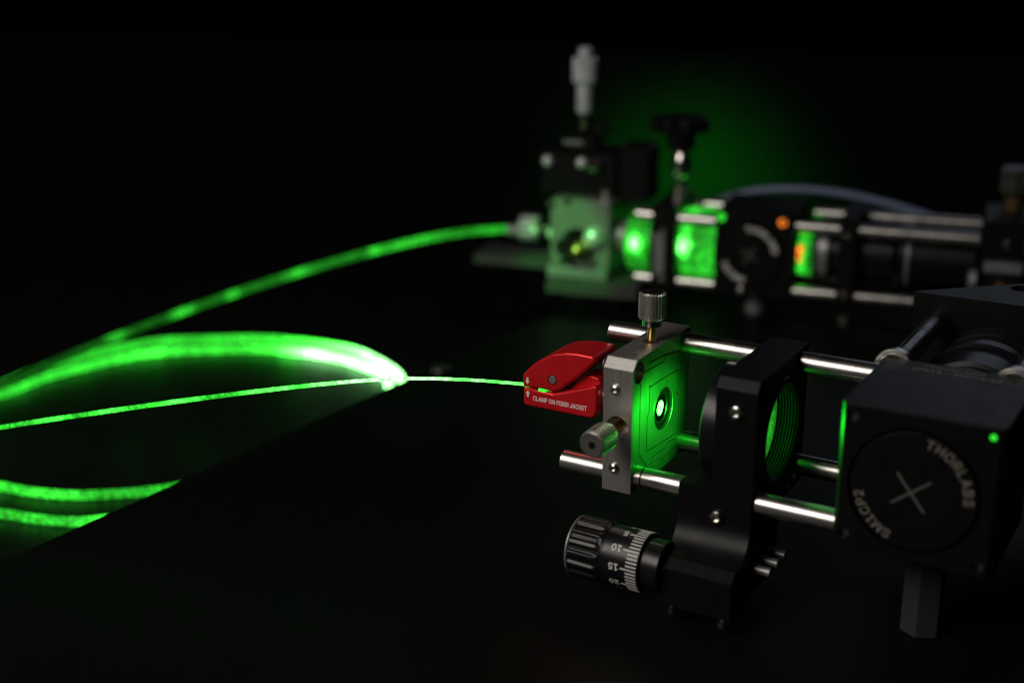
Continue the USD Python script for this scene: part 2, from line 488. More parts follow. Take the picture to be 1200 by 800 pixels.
def thumbscrew(base, d, lab, shaft0, shaft1, col1, kn1):
    base, d = np.array(base, float), np.array(d, float)
    t = part(pl, 'thumbscrew', knurl(base + d * col1, base + d * kn1, 3.85, 28, 0.34, 0.45), KNURL, smooth=20, label=lab)
    part(t, 'collar', rod(base + d * shaft1, base + d * (col1 + 0.1), 2.75, 0.3), SCREW)
    part(t, 'shaft', rod(base + d * shaft0, base + d * (shaft1 + 0.3), 1.15, 0.1), BRASS)
    top = base + d * kn1
    part(t, 'end_recess', lathe([(3.25, -0.12), (3.25, 0.10), (2.9, 0.22), (1.5, 0.12)], top, d, 36), SCREW)
    part(t, 'socket', lathe([(1.15, 0.0), (1.15, 0.16)], top, d, 6), BLACK_MATT)


thumbscrew((-3.8, 0.6, 18.9), UP, 'upright silver thumbscrew on a brass shaft', -4.5, 4.4, 6.6, 14.2)
thumbscrew((-4.4, -19, -0.1), -AY, 'silver thumbscrew pointing out of the side of the plate', -6.5, 4.6, 6.6, 14.6)
part(pl, 'engraving', place(text('ST1XY', 2.2, False, 0.04), (-2.3, -13.5, 18.9), AY, -AX), DARK_STEEL, smooth=False)

# ---- three long steel rods of the near cage
for y, z, x0, lab in ((-15, -15, -23, 'steel cage rod nearest the camera, low under the silver plate and black mount'),
                      (15, 15, -23.4, 'upper far steel cage rod behind the upright thumbscrew'),
                      (15, -15, -23, 'lower far steel cage rod seen between plate and black mount')):
    r_ = thing('cage_rod', lab, 'metal rod', (x0, y, z), 'steel rods of the near cage')
    part(r_, 'shaft', rod((x0, y, z), (58, y, z), 3.0, 0.5), STEEL)
    part(r_, 'end_socket', rod((x0 - 0.05, y, z), (x0 + 0.5, y, z), 1.5, 0.1, 24), BLACK_MATT)
    if y < 0:
        part(r_, 'groove_ring', tube_ring((2.0, y, z), (2.5, y, z), 3.03, 2.6, 0.05), BLACK_MATT)

# ---- red fiber clamp
cl = thing('fiber_clamp', 'red anodized fiber clamp lettered CLAMP ON FIBER JACKET', 'fiber clamp', (-30, 0, -5))
upj = Polygon([(-41.2, 0.95), (-41.3, 4.7), (-37.8, 8.4), (-34.3, 10.9), (-31.1, 12.6), (-27.3, 13.6), (-23.5, 14.0), (-18.3, 13.9), (-17.2, 12.9), (-19.3, 10.9), (-22.5, 7.4), (-29.3, 1.6), (-31.2, 1.0), (-36.4, 1.15)])
upj = upj.buffer(-1.2, quad_segs=5).buffer(1.2, quad_segs=5).union(upj.intersection(Polygon([(-45, 0), (-31, 0), (-31, 12.2), (-45, 12.2)])))
part(cl, 'upper_jaw', loft(upj, 'y', -6.2, 7.5, 0.9), RED, smooth=50)
lwj = Polygon([(-41.2, 0.6), (-31.4, 0.45), (-29.0, 1.2), (-20.8, 4.1), (-17.4, 5.6), (-17.2, 4.6), (-17.4, -3.0), (-18.6, -4.9), (-24, -5.0), (-40.5, -5.0), (-41.3, -4.2)])
lwj = lwj.buffer(-1.0, quad_segs=5).buffer(1.0, quad_segs=5).union(lwj.intersection(Polygon([(-45, -4.9), (-22, -4.9), (-22, 4), (-45, 4)])))
part(cl, 'lower_jaw', loft(lwj, 'y', -6.0, 7.5, 0.8), RED, smooth=50)
hump = Polygon([(-26, 0), (-17.3, 3), (-17.3, 5.2), (-18, 6.6), (-20.3, 7.1), (-23, 6.3), (-26.5, 2.5)])
part(cl, 'hinge_lug', loft(hump.buffer(-0.7, quad_segs=5).buffer(0.7, quad_segs=5), 'y', -3.6, 5.0, 0.5), RED, smooth=50)
pn = part(cl, 'hinge_pin', rod((-31.4, -6.28, 4.7), (-31.4, -4, 4.7), 1.25, 0.15), PIN)
part(pn, 'pin_seat', tube_ring((-31.4, -6.24, 4.7), (-31.4, -5, 4.7), 1.5, 1.25, 0.03), BLACK_MATT)
part(cl, 'slot_glow', box((-36.2, -6.1, 0.35), (-33.8, -2, 1.15), 0.12), LASER_FINE, smooth=True, glow=1.6, label='glowing piece between the jaws put in for light leaking from the fiber')  # glowing box added for fiber light leaking through the gap
txt = text('CLAMP ON FIBER JACKET', 1.32, True)
kx = 17.6 / txt[0][:, 0].max()
part(cl, 'lettering', place((txt[0] * [kx, 1, 1], txt[1]), (-37.9, -6.0, -2.75), AX, UP), WHITE_INK, smooth=False)
arrow = Polygon([(-0.32, 1.0), (0.32, 1.0), (0.32, -0.05), (0.75, -0.05), (0, -1.0), (-0.75, -0.05), (-0.32, -0.05)])
av, af = prism(arrow, 'y', -0.05, 0.05)
part(cl, 'arrow_mark', (av + [-39.6, -6.22, 3.0], af), WHITE_INK, smooth=False)
part(cl, 'arrow_mark', (av * [1, 1, -1] + [-39.6, -6.02, -1.0], af[:, ::-1]), WHITE_INK, smooth=False)
nb = part(cl, 'connector_nose', lathe([(3.6, 0), (3.6, 1.6), (4.6, 1.8), (4.6, 4.0), (4.1, 4.2), (4.1, 5.2), (4.7, 5.4), (4.7, 6.9), (4.3, 7.1), (4.3, 9)], (-17.6, 0, 0.5), AX, 40), SCREW)
part(cl, 'spring', [tube_ring((-17.5 + 1.0 * i, 0.5, 9.5), (-16.8 + 1.0 * i, 0.5, 9.5), 3.4, 2.6, 0.2, 28) for i in range(8)], DARK_STEEL)

# ---- black focusing mount with its micrometer
zm = thing('focusing_mount', 'tall black lens mount with a threaded green-lit bore and a micrometer knob at its foot', 'optic mount', (25, 0, -42))
arc = [(-28 + 9 * math.cos(t), -20.5 - 9 * math.sin(t)) for t in np.linspace(0, math.pi / 2, 14)]
prof = [(-19, 16.4), (-19, -19)] + arc + [(-31, -31.6), (-31, -42), (3, -42), (3, -22), (20.8, -22), (20.8, 18.9), (-16.8, 18.9)]
low = Polygon(prof).intersection(Polygon([(-40, -12), (1, -12), (1, -50), (-40, -50)]))
bm = man(prism(prof, 'x', 23.6, 34.6)) + man(prism(low, 'x', 14.2, 30))
C = np.array([0, 2.2, -0.7])
bm -= man(rod(C + [10, 0, 0], C + [40, 0, 0], 15.3, 0.01, 80))
bm -= man(rod((10, -15, 15), (40, -15, 15), 3.1, 0.01))
part(zm, 'body', bm, BLACK, smooth=25)
# barrel: a tube with a fine internal thread
pr = [(15.2, 34.7), (14.9, 35.1), (13.7, 35.1), (13.6, 34.7), (13.8, 34.4), (13.8, 28.6), (13.4, 22), (13.4, 17.4), (13.6, 17.0), (15.6, 17.0), (16.0, 17.4), (16.0, 23.6), (15.25, 23.6), (15.2, 34.7)]
tb = part(zm, 'lens_barrel', lathe(pr, C, AX, 96, closed=False), BLACK_SATIN, smooth=20)
pitch, x, pr = 0.85, 28.4, []
while x < 34.2:
    pr += [(13.1, x), (13.1, x + 0.15), (13.7, x + 0.45), (13.7, x + 0.55)]
    x += pitch
part(tb, 'thread', lathe(pr[::-1], C, AX, 96, closed=False), THREAD, smooth=20)
ln = part(zm, 'lens', lathe([(13.1, 23.6), (10, 22.9), (6, 22.4), (2, 22.2)], C, AX, 48), LASER_FINE, glow=np.array(np.repeat([0.2, 0.5, 1.0, 1.5], 48).tolist() + [0.5, 1.5]), label='lens face turned to the silver plate, bright with laser light')  # radial glow put in for laser light scattered by the lens
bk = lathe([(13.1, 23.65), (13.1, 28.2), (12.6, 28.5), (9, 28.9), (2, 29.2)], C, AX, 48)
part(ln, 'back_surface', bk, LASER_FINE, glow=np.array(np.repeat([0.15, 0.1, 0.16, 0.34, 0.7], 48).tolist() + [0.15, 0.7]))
button_screw(zm, (29.4, -19, 10.6), -AY, 2.0, 1.1)
button_screw(zm, (25.4, -19.1, -19.6), -AY, 2.0, 1.1)
for y in (-4.8, -10.4, -16.2):
    pn = part(zm, 'adjuster_pin', rod((34.0, y, -33.4), (40.0, y, -33.4), 1.25, 0.2, 24), PIN)
    part(pn, 'socket', rod((39.9, y, -33.4), (40.05, y, -33.4), 0.6, 0.02, 6), BLACK_MATT)
for x, y in ((18.0, -29.0), (32.3, -29.2)):
    part(zm, 'foot_screw', lathe([(1.0, 0), (1.0, 1.2), (1.7, 1.3), (1.7, 3.0), (1.4, 3.4)], (x, y, -42 + 0.2), -UP, 24), DARK_STEEL)
for y, z in ((13.6, -18.6), (8.8, -19.2)):
    button_screw(zm, (34.6, y, z), AX, 1.5, 1.0)
MY, MZ = -26.95, -33.5
mc = part(zm, 'micrometer', rod((9.5, MY, MZ), (15, MY, MZ), 7.0, 0.2, 64), BLACK_SATIN)
seg = 16 * 12
aa = np.arange(seg) / seg * 2 * np.pi
fl = np.clip((np.cos(aa * 16) + 0.25) * 1.3, -0.1, 0.62)
rows = []
for xx, rr, w in ((-11.0, 8.2, 1), (-10.6, 8.7, 1), (-3.6, 8.7, 1), (-2.6, 8.6, 0.55), (-2.0, 8.3, 0.0), (-1.5, 8.2, 0)):
    q = rr - np.maximum(fl, 0) * w * 1.05
    rows.append(np.stack([np.full(seg, xx), MY + q * np.cos(aa), MZ + q * np.sin(aa)], 1))
v = np.vstack(rows + [[[-11.0, MY, MZ], [-1.5, MY, MZ]]])
f = []
for i in range(5):
    for j in range(seg):
        k = (j + 1) % seg
        f += [(i * seg + j, i * seg + k, (i + 1) * seg + k), (i * seg + j, (i + 1) * seg + k, (i + 1) * seg + j)]
for j in range(seg):
    k = (j + 1) % seg
    f += [(6 * seg, k, j), (6 * seg + 1, 5 * seg + j, 5 * seg + k)]
part(mc, 'fluted_grip', (v, np.array(f)), BLACK_SATIN, smooth=35)
part(mc, 'end_ring', tube_ring((-11.7, MY, MZ), (-10.9, MY, MZ), 8.5, 6.0, 0.3, 72), GREY)
part(mc, 'graduated_sleeve', lathe([(8.0, -1.6), (8.0, -0.9), (8.15, -0.6), (8.15, 9.6), (7.9, 9.95)], (0, MY, MZ), AX, 96), BLACK_SATIN)


def wrap(mesh_, x, ang, R, turn):
    """lays flat lettering on the sleeve: its x runs along -X (turn -1) or +X, its y round the barrel"""
    v, f, _ = meshkit.arrays(mesh_)
    a = math.radians(ang) - turn * v[:, 1] / R
    q = R + v[:, 2]
    return np.stack([x + turn * v[:, 0], MY + q * np.cos(a), MZ + q * np.sin(a)], 1), f


ticks = []
for k in range(50):
    ang = 102 + (k - 5) * 7.2
    L = 4.6 if k % 5 == 0 else 3.1
    b_ = trimesh.creation.box([L, 0.36, 0.08]).subdivide()
    ticks.append(wrap((np.array(b_.vertices) + [L / 2, 0, 0], b_.faces), 9.6, ang, 8.16, -1))
part(mc, 'scale_marks', ticks, WHITE_INK, smooth=False)
for k in range(0, 50, 5):
    t = text(str(k), 1.75, True)
    w = t[0][:, 0].max()
    part(mc, 'scale_number', wrap((t[0] - [0, 0.9, 0], t[1]), 4.4, 102 + (k - 5) * 7.2, 8.14, -1), WHITE_INK, smooth=False)
part(mc, 'index_line', box((10.6, MY - 1.6, MZ + 7.0 - 0.25), (14.2, MY - 1.3, MZ + 7.0 + 0.05), 0.02), DARK_STEEL)

# ---- black cube with the round cap
cb = thing('cage_cube', 'black cube with a round cap lettered SM1CP2 and a cross on its near face', 'optic cube', (75.7, -1, -19.3))
x0, x1, y0, y1 = 56.5, 95.0, -20.4, 18.0
bc = man(prism([(x0 + 1.1, y0), (x1 - 1.1, y0), (x1, y0 + 1.1), (x1, y1), (x0, y1), (x0, y0 + 1.1)], 'z', -19.3, 19.3)) ^ box((x0 - 1, y0 - 1e-3, -19.3), (x1 + 1, y1 + 0.5, 19.3), 0.5)
CC = np.array([75.2, 0, -0.6])
bc -= man(rod(CC + [0, y0 - 2, 0], CC + [0, y0 + 2.4, 0], 16.0, 0.01, 96))
holes = [(59.5, 15.9), (92.2, 16.4), (59.4, -15.2), (92.0, -16.2)]
for hx, hz in holes:
    bc -= man(rod((hx, y0 - 1, hz), (hx, y0 + 3, hz), 1.45, 0.01, 32))
part(cb, 'body', bc, BLACK, smooth=20)
cp_ = part(cb, 'end_cap', lathe([(15.2, 0), (15.2, 2.55), (14.95, 2.8), (14.8, 2.8)], CC + [0, y0 + 2.6, 0], -AY, 96), BLACK_MATT)
fy = y0 - 0.2
CF = CC + [0, fy, 0]
part(cp_, 'cap_lettering', arc_text('THORLABS', 2.3, CF, AX, UP, 12.0, 80, -3), TAN_INK, smooth=False)
part(cp_, 'cap_lettering', arc_text('SM1CP2', 2.3, CF, AX, UP, 12.0, -110, -170), TAN_INK, smooth=False)
for a in (-52.0, 38.0):
    ca, sa = math.cos(math.radians(a)), math.sin(math.radians(a))
    d = np.array([ca, 0, sa]); n_ = np.array([-sa, 0, ca])
    part(cp_, 'cross_groove', place((np.array(trimesh.creation.box([11.5, 0.55, 0.06]).vertices), trimesh.creation.box([11.5, 0.55, 0.06]).faces), CF + [-0.4, -0.005 * (a > 0), -0.2], d, n_), DIM_INK, smooth=False)
for i, (hx, hz) in enumerate(holes):
    if i == 1:
        part(cb, 'light_leak', lathe([(0.8, 0), (0.6, 0.3), (0.2, 0.4)], (hx - 0.2, y0 + 1.2, hz), -AY, 20), LASER_FINE, glow=1.0, label='screw hole glowing green')
    else:
        part(cb, 'corner_screw', lathe([(1.4, 0), (1.3, 0.4), (0.7, 0.4), (0.6, 0.1)], (hx, y0 + 1.6, hz), -AY, 20), DARK_STEEL)
part(cb, 'label_line', place(text('THORLABS', 1.75, True, 0.05, 1.25), (67.0, 14.6, 19.3), AX, AY), DIM_INK, smooth=False)
part(cb, 'label_line', place(text('CM1-DCH/M', 1.9, False, 0.05, 1.35), (65.2, 11.4, 19.3), AX, AY), TAN_INK, smooth=False)

# ---- post under the cube
po = thing('mounting_post', 'grey faceted post under the black cube with the round cap', 'post', (76, 0, BOARD_Z))
part(po, 'pillar', lathe([(5.0, 0), (5.4, 0.4), (5.4, 25.6), (5.0, 26.0)], (76, 0, BOARD_Z), UP, 6), POST_GREY, smooth=False)
part(po, 'neck', rod((76, 0, BOARD_Z + 25.5), (76, 0, -18.8), 3.5, 0.2), SCREW)

# ---- prism shaped mirror mount behind the cube, joined by rods and a lens tube
mm_ = thing('mirror_mount', 'black wedge-shaped mirror mount behind the cube, with a hole in its flat top', 'optic mount', (85, 95, -24))
q = Polygon([(49.2, 70), (112, 70), (112, 128)])
w = man(prism(q.buffer(-0.6).buffer(0.6), 'z', -24, 23.5)) - man(rod((77.5, 89, 10), (77.5, 89, 30), 3.4, 0.01))
w -= man(rod((77, 66, 0), (77, 84, 0), 15.0, 0.01, 64))
part(mm_, 'body', w, BLACK, smooth=25)
for x, lab in ((58.5, 'short dark rod with a silver collar, left of the lens tube behind the cube'), (89.2, 'short dark rod with a silver collar at the right edge of the picture')):
    r_ = thing('short_rod', lab, 'metal rod', (x, 18, 16.2))
    part(r_, 'shaft', rod((x, 17, 16.2), (x, 71, 16.2), 3.0, 0.3), DARK_STEEL)
    nt = part(r_, 'collar', tube_ring((x, 18.05, 16.2), (x, 22.5, 16.2), 5.0, 2.9, 0.9), STEEL)
    part(nt, 'brass_ring', tube_ring((x, 18.0, 16.2), (x, 18.9, 16.2), 5.25, 4.2, 0.3), KNURL)
lt = thing('lens_tube', 'black ribbed lens tube between the cube and the wedge-shaped mount', 'lens tube', (76.2, 44, -17))
part(lt, 'tube', lathe([(15.0, 18), (15.0, 34), (16.2, 34.4), (16.2, 45), (15.2, 45.3), (15.2, 71)], (76.2, 0, 0), AY, 96), BLACK_SATIN)
part(lt, 'locking_ring', tube_ring((76.2, 47, 0), (76.2, 52, 0), 17.6, 15.0, 0.5, 96), BLACK_SATIN)
part(lt, 'locking_ring', tube_ring((76.2, 58, 0), (76.2, 66, 0), 17.4, 15.0, 0.6, 96), BLACK_SATIN)

# ---- glowing fibers
lead = np.array([tuple(far(-191, 0, -0.5))] + [(-200.6, 200.6, -14.4), (-214.7, 177.9, -16.7), (-231.2, 153.0, -21.0), (-255.2, 121.5, -31.0), (-276.2, 93.6, -36.2), (-291.4, 68.5, -43.2), (-300.4, 46.9, -50.6), (-313.9, 23.0, -56.8)])
u_ = np.linspace(0, 1, len(lead))
cable = np.stack([np.polyval(np.polyfit(u_, lead[:, k], 3), u_) for k in range(3)], 1).tolist()
cable += [(-324, 0, -63), (-322, -22, -69), (-305, -33, -72), (-282, -31, -72)]
cable += [(-258.3, -24.7, -72), (-244.7, -22.6, -72), (-228.1, -16.7, -72), (-217.1, -9.3, -72), (-207.1, -1.0, -72), (-196, 14, -72), (-184, 45, -72), (-180, 90, -71), (-184, 125, -70)]
cable += [(-199.9, 152.2, -72), (-233.8, 169.6, -72), (-257.3, 171.2, -72), (-287.1, 165.1, -72), (-311.1, 151.6, -72), (-338.3, 128.7, -72), (-352.3, 83.6, -72), (-350.9, 50.9, -72)]
cable += [(-352, 10, -72), (-338, -32, -72), (-300, -52, -72), (-265, -50, -72)]
cable += [(-238.6, -40.7, -72), (-223.6, -37.3, -72), (-213.0, -33.5, -72), (-205.1, -28.3, -72), (-188, -8, -72), (-172, 45, -72), (-172, 95, -71)]
cable += [(-198.6, 142.0, -72), (-222.8, 154.9, -72), (-246.8, 157.9, -72), (-276.4, 152.6, -72), (-299.9, 139.3, -72), (-326.2, 116.7, -72), (-340.4, 73.1, -72), (-340.2, 42.3, -72)]
cable += [(-352, 0, -72), (-380, -50, -72), (-430, -120, -72)]
path = spline(cable, 2.0)
seg = 14
s_ = np.r_[0, np.cumsum(np.linalg.norm(np.diff(path, axis=0), axis=1))]
x, y = path[:, 0], path[:, 1]
ring_ = np.where((path[:, 2] < -68), 1.0, 0.0)
lum = 0.055 + 0.20 * np.clip((path[:, 0] + 280) / 85, 0, 1) * (path[:, 2] > -60)
upper = ring_ * np.clip((y - 25) / 60, 0, 1)
lum = lum + upper * 0.62 + ring_ * (0.2 + 0.35 * (y < 40))
lum += ring_ * (y > 60) * 42.0 * np.clip((x + 288) / 95.0, 0, 1) ** 1.8
rs = np.random.RandomState(3)
blobs = np.interp(s_, np.arange(0, s_[-1] + 12, 12), rs.rand(int(s_[-1] / 12) + 2) ** 4)
for bx, by, bw in ((-244, 137, 5.0), (-275, 94, 5.0), (-262, 112, 2.5), (-291, 68, 3.5), (-222, 166, 3.0)):
    lum += 0.42 * (path[:, 2] > -60) * np.exp(-(((x - bx) ** 2 + (y - by) ** 2) / (bw * bw)))
lum *= 0.7 + 1.5 * blobs
lum *= np.where(s_ > s_[np.argmin(np.hypot(x + 172, y - 45))], 1.0, np.where(path[:, 2] < -68, 0.62, 1.0))
fc = thing('fiber_cable', 'thick fiber cable glowing green, coiled at the left and running up to the far connector', 'fiber cable', (-260, 60, FLOOR_Z))
part(fc, 'jacket', sweep(path, 1.75, seg), FIBER_GLOW, glow=np.repeat(lum, seg))
thin = [(-40.6, -3.9, 0.92), (-41.8, -4.5, 1.0), (-54.3, -9.8, 1.6), (-69.0, -15.0, 1.2), (-83.2, -20.3, 0.0), (-108.3, -30.5, -3.8), (-140.3, -44.3, -9.6), (-169.4, -56.5, -15.5), (-196.4, -67.4, -21.4), (-240, -85, -32)]
path = spline(thin, 1.5)
s_ = np.r_[0, np.cumsum(np.linalg.norm(np.diff(path, axis=0), axis=1))]
blobs = np.interp(s_, np.arange(0, s_[-1] + 5, 5), rs.rand(int(s_[-1] / 5) + 2) ** 3)
lum = 16 * np.exp(-((path[:, 0] + 86) / 7) ** 2) + (1.0 + 5.0 * np.exp(-((path[:, 0] + 72) / 26) ** 2)) * (0.7 + 2.6 * blobs)
tf = thing('thin_fiber', 'thin bright green fiber strand running level into the red clamp', 'fiber', (-120, -36, -8))
part(tf, 'strand', sweep(path, 0.46 + 0.22 * np.clip((-60 - path[:, 0]) / 80, 0, 1), 12), STRAND_GLOW, glow=np.repeat(lum, 12))
# ================================================================ the far set-up (built in its own axes: a along it, n away behind it, z up)
FA, FNN = np.array([1.0, 0, 0]), np.array([0, 1.0, 0])


def fpart(parent, name, mesh_, material, smooth=32, label=None, glow=None):
    if isinstance(mesh_, list):
        mesh_ = soup(mesh_)
    return part(parent, name, fmesh(mesh_), material, smooth, label, glow)


# ---- fiber positioning stage at the left end
st = thing('fiber_stage', 'silver fiber positioning block under a black box with an upright silver micrometer', 'positioning stage', far(-148, 0, -24))
blk = man(box((-163, -17, -11.5), (-133.5, 17, 20), 0.8))
blk -= man(box((-158, -18, -14), (-151, -8, -8.0), 0.3))
fpart(st, 'block', blk, SILVER)
fpart(st, 'base_slab', box((-164, -19, -17.5), (-134, 20, -11.6), 0.6), GREY)
fpart(st, 'knob_disc', rod((-149.5, -16, -1.0), (-149.5, -17.4, -1.0), 8.0, 0.2, 40), BLACK)  # black disc on the block face around the knob
fpart(st, 'foot', box((-163, -24, -24), (-118, 24, -17.6), 0.5), SOOT)
fpart(st, 'pedestal', box((-156, -14, -31), (-128, 20, -24.1), 0.5), BLACK)
fpart(st, 'side_shelf', box((-205, -12, -16), (-163.2, 12, -11), 0.5), SOOT)
kb = fpart(st, 'side_knob', knurl((-153, -17, -0.5), (-153, -27, -0.5), 4.6, 24, 0.3, 0.5), BLACK_SATIN, smooth=20)
fpart(kb, 'brass_end', lathe([(3.6, 0), (3.6, 8.6), (3.2, 9.8), (2.3, 10.8), (1.2, 11.4), (0.2, 11.6)], (-146.6, -17, -1.6), -FNN, 32), BRASS)
fpart(kb, 'collar', lathe([(5.0, 0), (5.0, 2), (4.4, 3.4), (3.0, 4.6), (1.0, 5.0)], (-141, -17, 3), -FNN, 32), COOL_SILVER)
fpart(st, 'upper_box', box((-172, -6, 20.3), (-134, 18, 41), 0.8), BLACK)
fpart(st, 'side_box', box((-133.5, -4, 18), (-119, 18, 44), 0.8), BLACK)
for a, z in ((-168.0, 36.0), (-151.0, 36.0)):
    fpart(st, 'box_screw', lathe([(2.7, 0), (2.6, 0.7), (2.2, 1.4), (1.5, 2.0), (0.8, 2.3), (0.2, 2.4)], (a, -6, z), -FNN, 28), COOL_SILVER)
fpart(st, 'side_plug', rod((-147, -6, 34.5), (-141, -9, 34.5), 2.8, 0.4, 28), SCREW)
for a, z in ((-162.5, 18.0), (-155.0, 19.6), (-139, 22.5)):
    fpart(st, 'small_screw', lathe([(1.9, 0), (1.9, 1.0), (1.2, 1.6)], (a, -17 if z < 20 else -6, z), -FNN, 24), SCREW)
fpart(st, 'micrometer_bracket', box((-158, -4, 41.2), (-145, 8, 49), 0.7), BLACK)
fpart(st, 'bracket_plate', box((-161, -4.6, 44.2), (-151, -4.05, 46.2), 0.2), GREY)
fpart(st, 'clamp_ring', rod((-152, 1, 49.2), (-152, 1, 52), 5.2, 0.5), BLACK)
fpart(st, 'clamp_ear', box((-146.7, -3, 48), (-141, 6, 54), 0.6), BLACK)
mi = fpart(st, 'micrometer', lathe([(3.4, 51), (3.4, 57.5), (3.2, 58.0), (3.2, 58.6)], (-152, 1, 0), UP, 40), SCREW)
fpart(mi, 'sleeve', lathe([(3.5, 58.7), (3.9, 59.2), (4.0, 71), (4.0, 72.4)], (-152, 1, 0), UP, 40), COOL_SILVER)
fpart(mi, 'thimble', knurl((-152, 1, 72.5), (-152, 1, 84.5), 5.9, 30, 0.2, 0.8), COOL_SILVER, smooth=25)
fpart(mi, 'ratchet', rod((-152, 1, 84.6), (-152, 1, 89), 3.3, 0.8), COOL_SILVER)

co = thing('fiber_connector', 'grey metal fiber connector joining the green cable to the silver block', 'connector', far(-178, 0, -6))
fpart(co, 'boot', lathe([(2.4, -192), (2.9, -188), (3.4, -184)], (0, 0, -0.5), FA, 32), GREY)
fpart(co, 'nut', knurl((-184, 0, 1.2), (-173.5, 0, 1.2), 6.4, 24, 0.3, 1.0), GREY, smooth=20)
fpart(co, 'flange', rod((-173.4, 0, 0.6), (-163.1, 0, 0.6), 4.6, 0.6), BLACK_SATIN)
for a, z in ((-174.5, 1.0), (-166.0, 0.5)):
    fpart(co, 'screw', lathe([(2.3, 0), (2.2, 0.7), (1.6, 1.5), (0.8, 1.9), (0.2, 2.0)], (a, -6.2, z), -FNN, 28), COOL_SILVER)

# ---- collimating lens at the right of the block
cm = thing('collimator', 'short bright lens barrel glowing green beside the silver block', 'lens', far(-128, 0, -15))
fpart(cm, 'neck', rod((-133.4, -4, 1.5), (-127, -4, 1.5), 8.5, 0.6, 48), SILVER)
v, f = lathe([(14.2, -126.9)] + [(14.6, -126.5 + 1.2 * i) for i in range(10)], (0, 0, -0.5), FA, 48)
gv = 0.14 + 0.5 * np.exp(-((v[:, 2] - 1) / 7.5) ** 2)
gv += 20 * np.exp(-(((v[:, 0] + 122.3) / 1.7) ** 2 + ((v[:, 2] - 1.2) / 2.2) ** 2)) * (v[:, 1] < 0)  # green light and its hot spot put into the emission
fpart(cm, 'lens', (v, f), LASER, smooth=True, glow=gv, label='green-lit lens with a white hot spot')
fpart(cm, 'rim', tube_ring((-115.6, 0, -0.5), (-113.4, 0, -0.5), 15.6, 13.0, 0.4, 64), BLACK_SATIN)

# ---- square cage plates
def cage_plate(label, a0, a1, zc=1.5, bore=13.5, screws=()):
    t = thing('cage_plate', label, 'cage plate', far((a0 + a1) / 2, 0, zc - 20.3))
    b_ = man(box((a0, -19.5, zc - 20.3), (a1, 19.5, zc + 19.5), 0.8)) - man(rod((a0 - 1, 0, zc), (a1 + 1, 0, zc), bore, 0.01, 64))
    fpart(t, 'body', b_, BLACK)
    for z in screws:
        fpart(t, 'screw', lathe([(1.9, 0), (1.9, 0.9), (1.2, 1.5)], ((a0 + a1) / 2, -19.5, z), -FNN, 24), SCREW)
    return t


pa = cage_plate('black plate with a grey edge strip, just left of the large green glowing cylinder', -113, -101.5, screws=(9, -13))
fpart(pa, 'edge_strip', box((-111.5, -20.2, -11), (-106.5, -19.55, 8), 0.2), GREY)
lg = thing('lit_faces_glow', 'large glass cylinder standing in for laser-lit faces of plate and cube, left of the far cube', 'lens', far(-93, 0, -15))  # emissive stand-in for laser-lit inner faces, hot spot put into its glow
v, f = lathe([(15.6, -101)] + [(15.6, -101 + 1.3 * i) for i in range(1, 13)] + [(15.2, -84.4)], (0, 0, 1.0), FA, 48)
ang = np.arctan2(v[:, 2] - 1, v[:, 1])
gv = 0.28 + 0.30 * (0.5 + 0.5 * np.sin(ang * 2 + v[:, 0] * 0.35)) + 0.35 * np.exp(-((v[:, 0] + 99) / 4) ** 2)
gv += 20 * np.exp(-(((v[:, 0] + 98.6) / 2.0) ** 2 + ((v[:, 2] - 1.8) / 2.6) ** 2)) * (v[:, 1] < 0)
fpart(lg, 'emissive', (v, f), LASER, smooth=True, glow=gv)
fpart(lg, 'retaining_ring', tube_ring((-84.3, 0, 1), (-83.2, 0, 1), 16.4, 13.0, 0.2, 48), BLACK)

# ---- thumb knob above the plate
tk = thing('clamp_knob', 'black T-shaped knob on a bright stepped stem, standing above the far cage', 'knob', far(-105, 2, 21))
fpart(tk, 'stem', lathe([(4.6, 21), (4.6, 25), (2.8, 25.6), (2.8, 30), (3.8, 31), (4.8, 33), (4.8, 38), (3.6, 41), (2.6, 43.5)], (-105, 2, 0), UP, 40), SCREW)
fpart(tk, 'hub', lathe([(3.0, 42.5), (6.4, 44), (6.8, 50), (7.5, 52.4)], (-105.5, 2, 0), UP, 40), BLACK)
sa = 11
aa = np.arange(sa * 12) / (sa * 12) * 2 * np.pi
rr = 13.2 + 0.8 * np.cos(aa * 7)
pk = Polygon(np.stack([-106.5 + rr * np.cos(aa), 2 + rr * np.sin(aa)], 1))
fpart(tk, 'grip', loft(pk, 'z', 52, 58.6, 1.2), BLACK, smooth=50)
fpart(pa, 'top_screw', lathe([(2.2, 0), (2.2, 1.2), (1.4, 1.9)], (-93.5, -8, 21), -FNN, 24), SCREW)

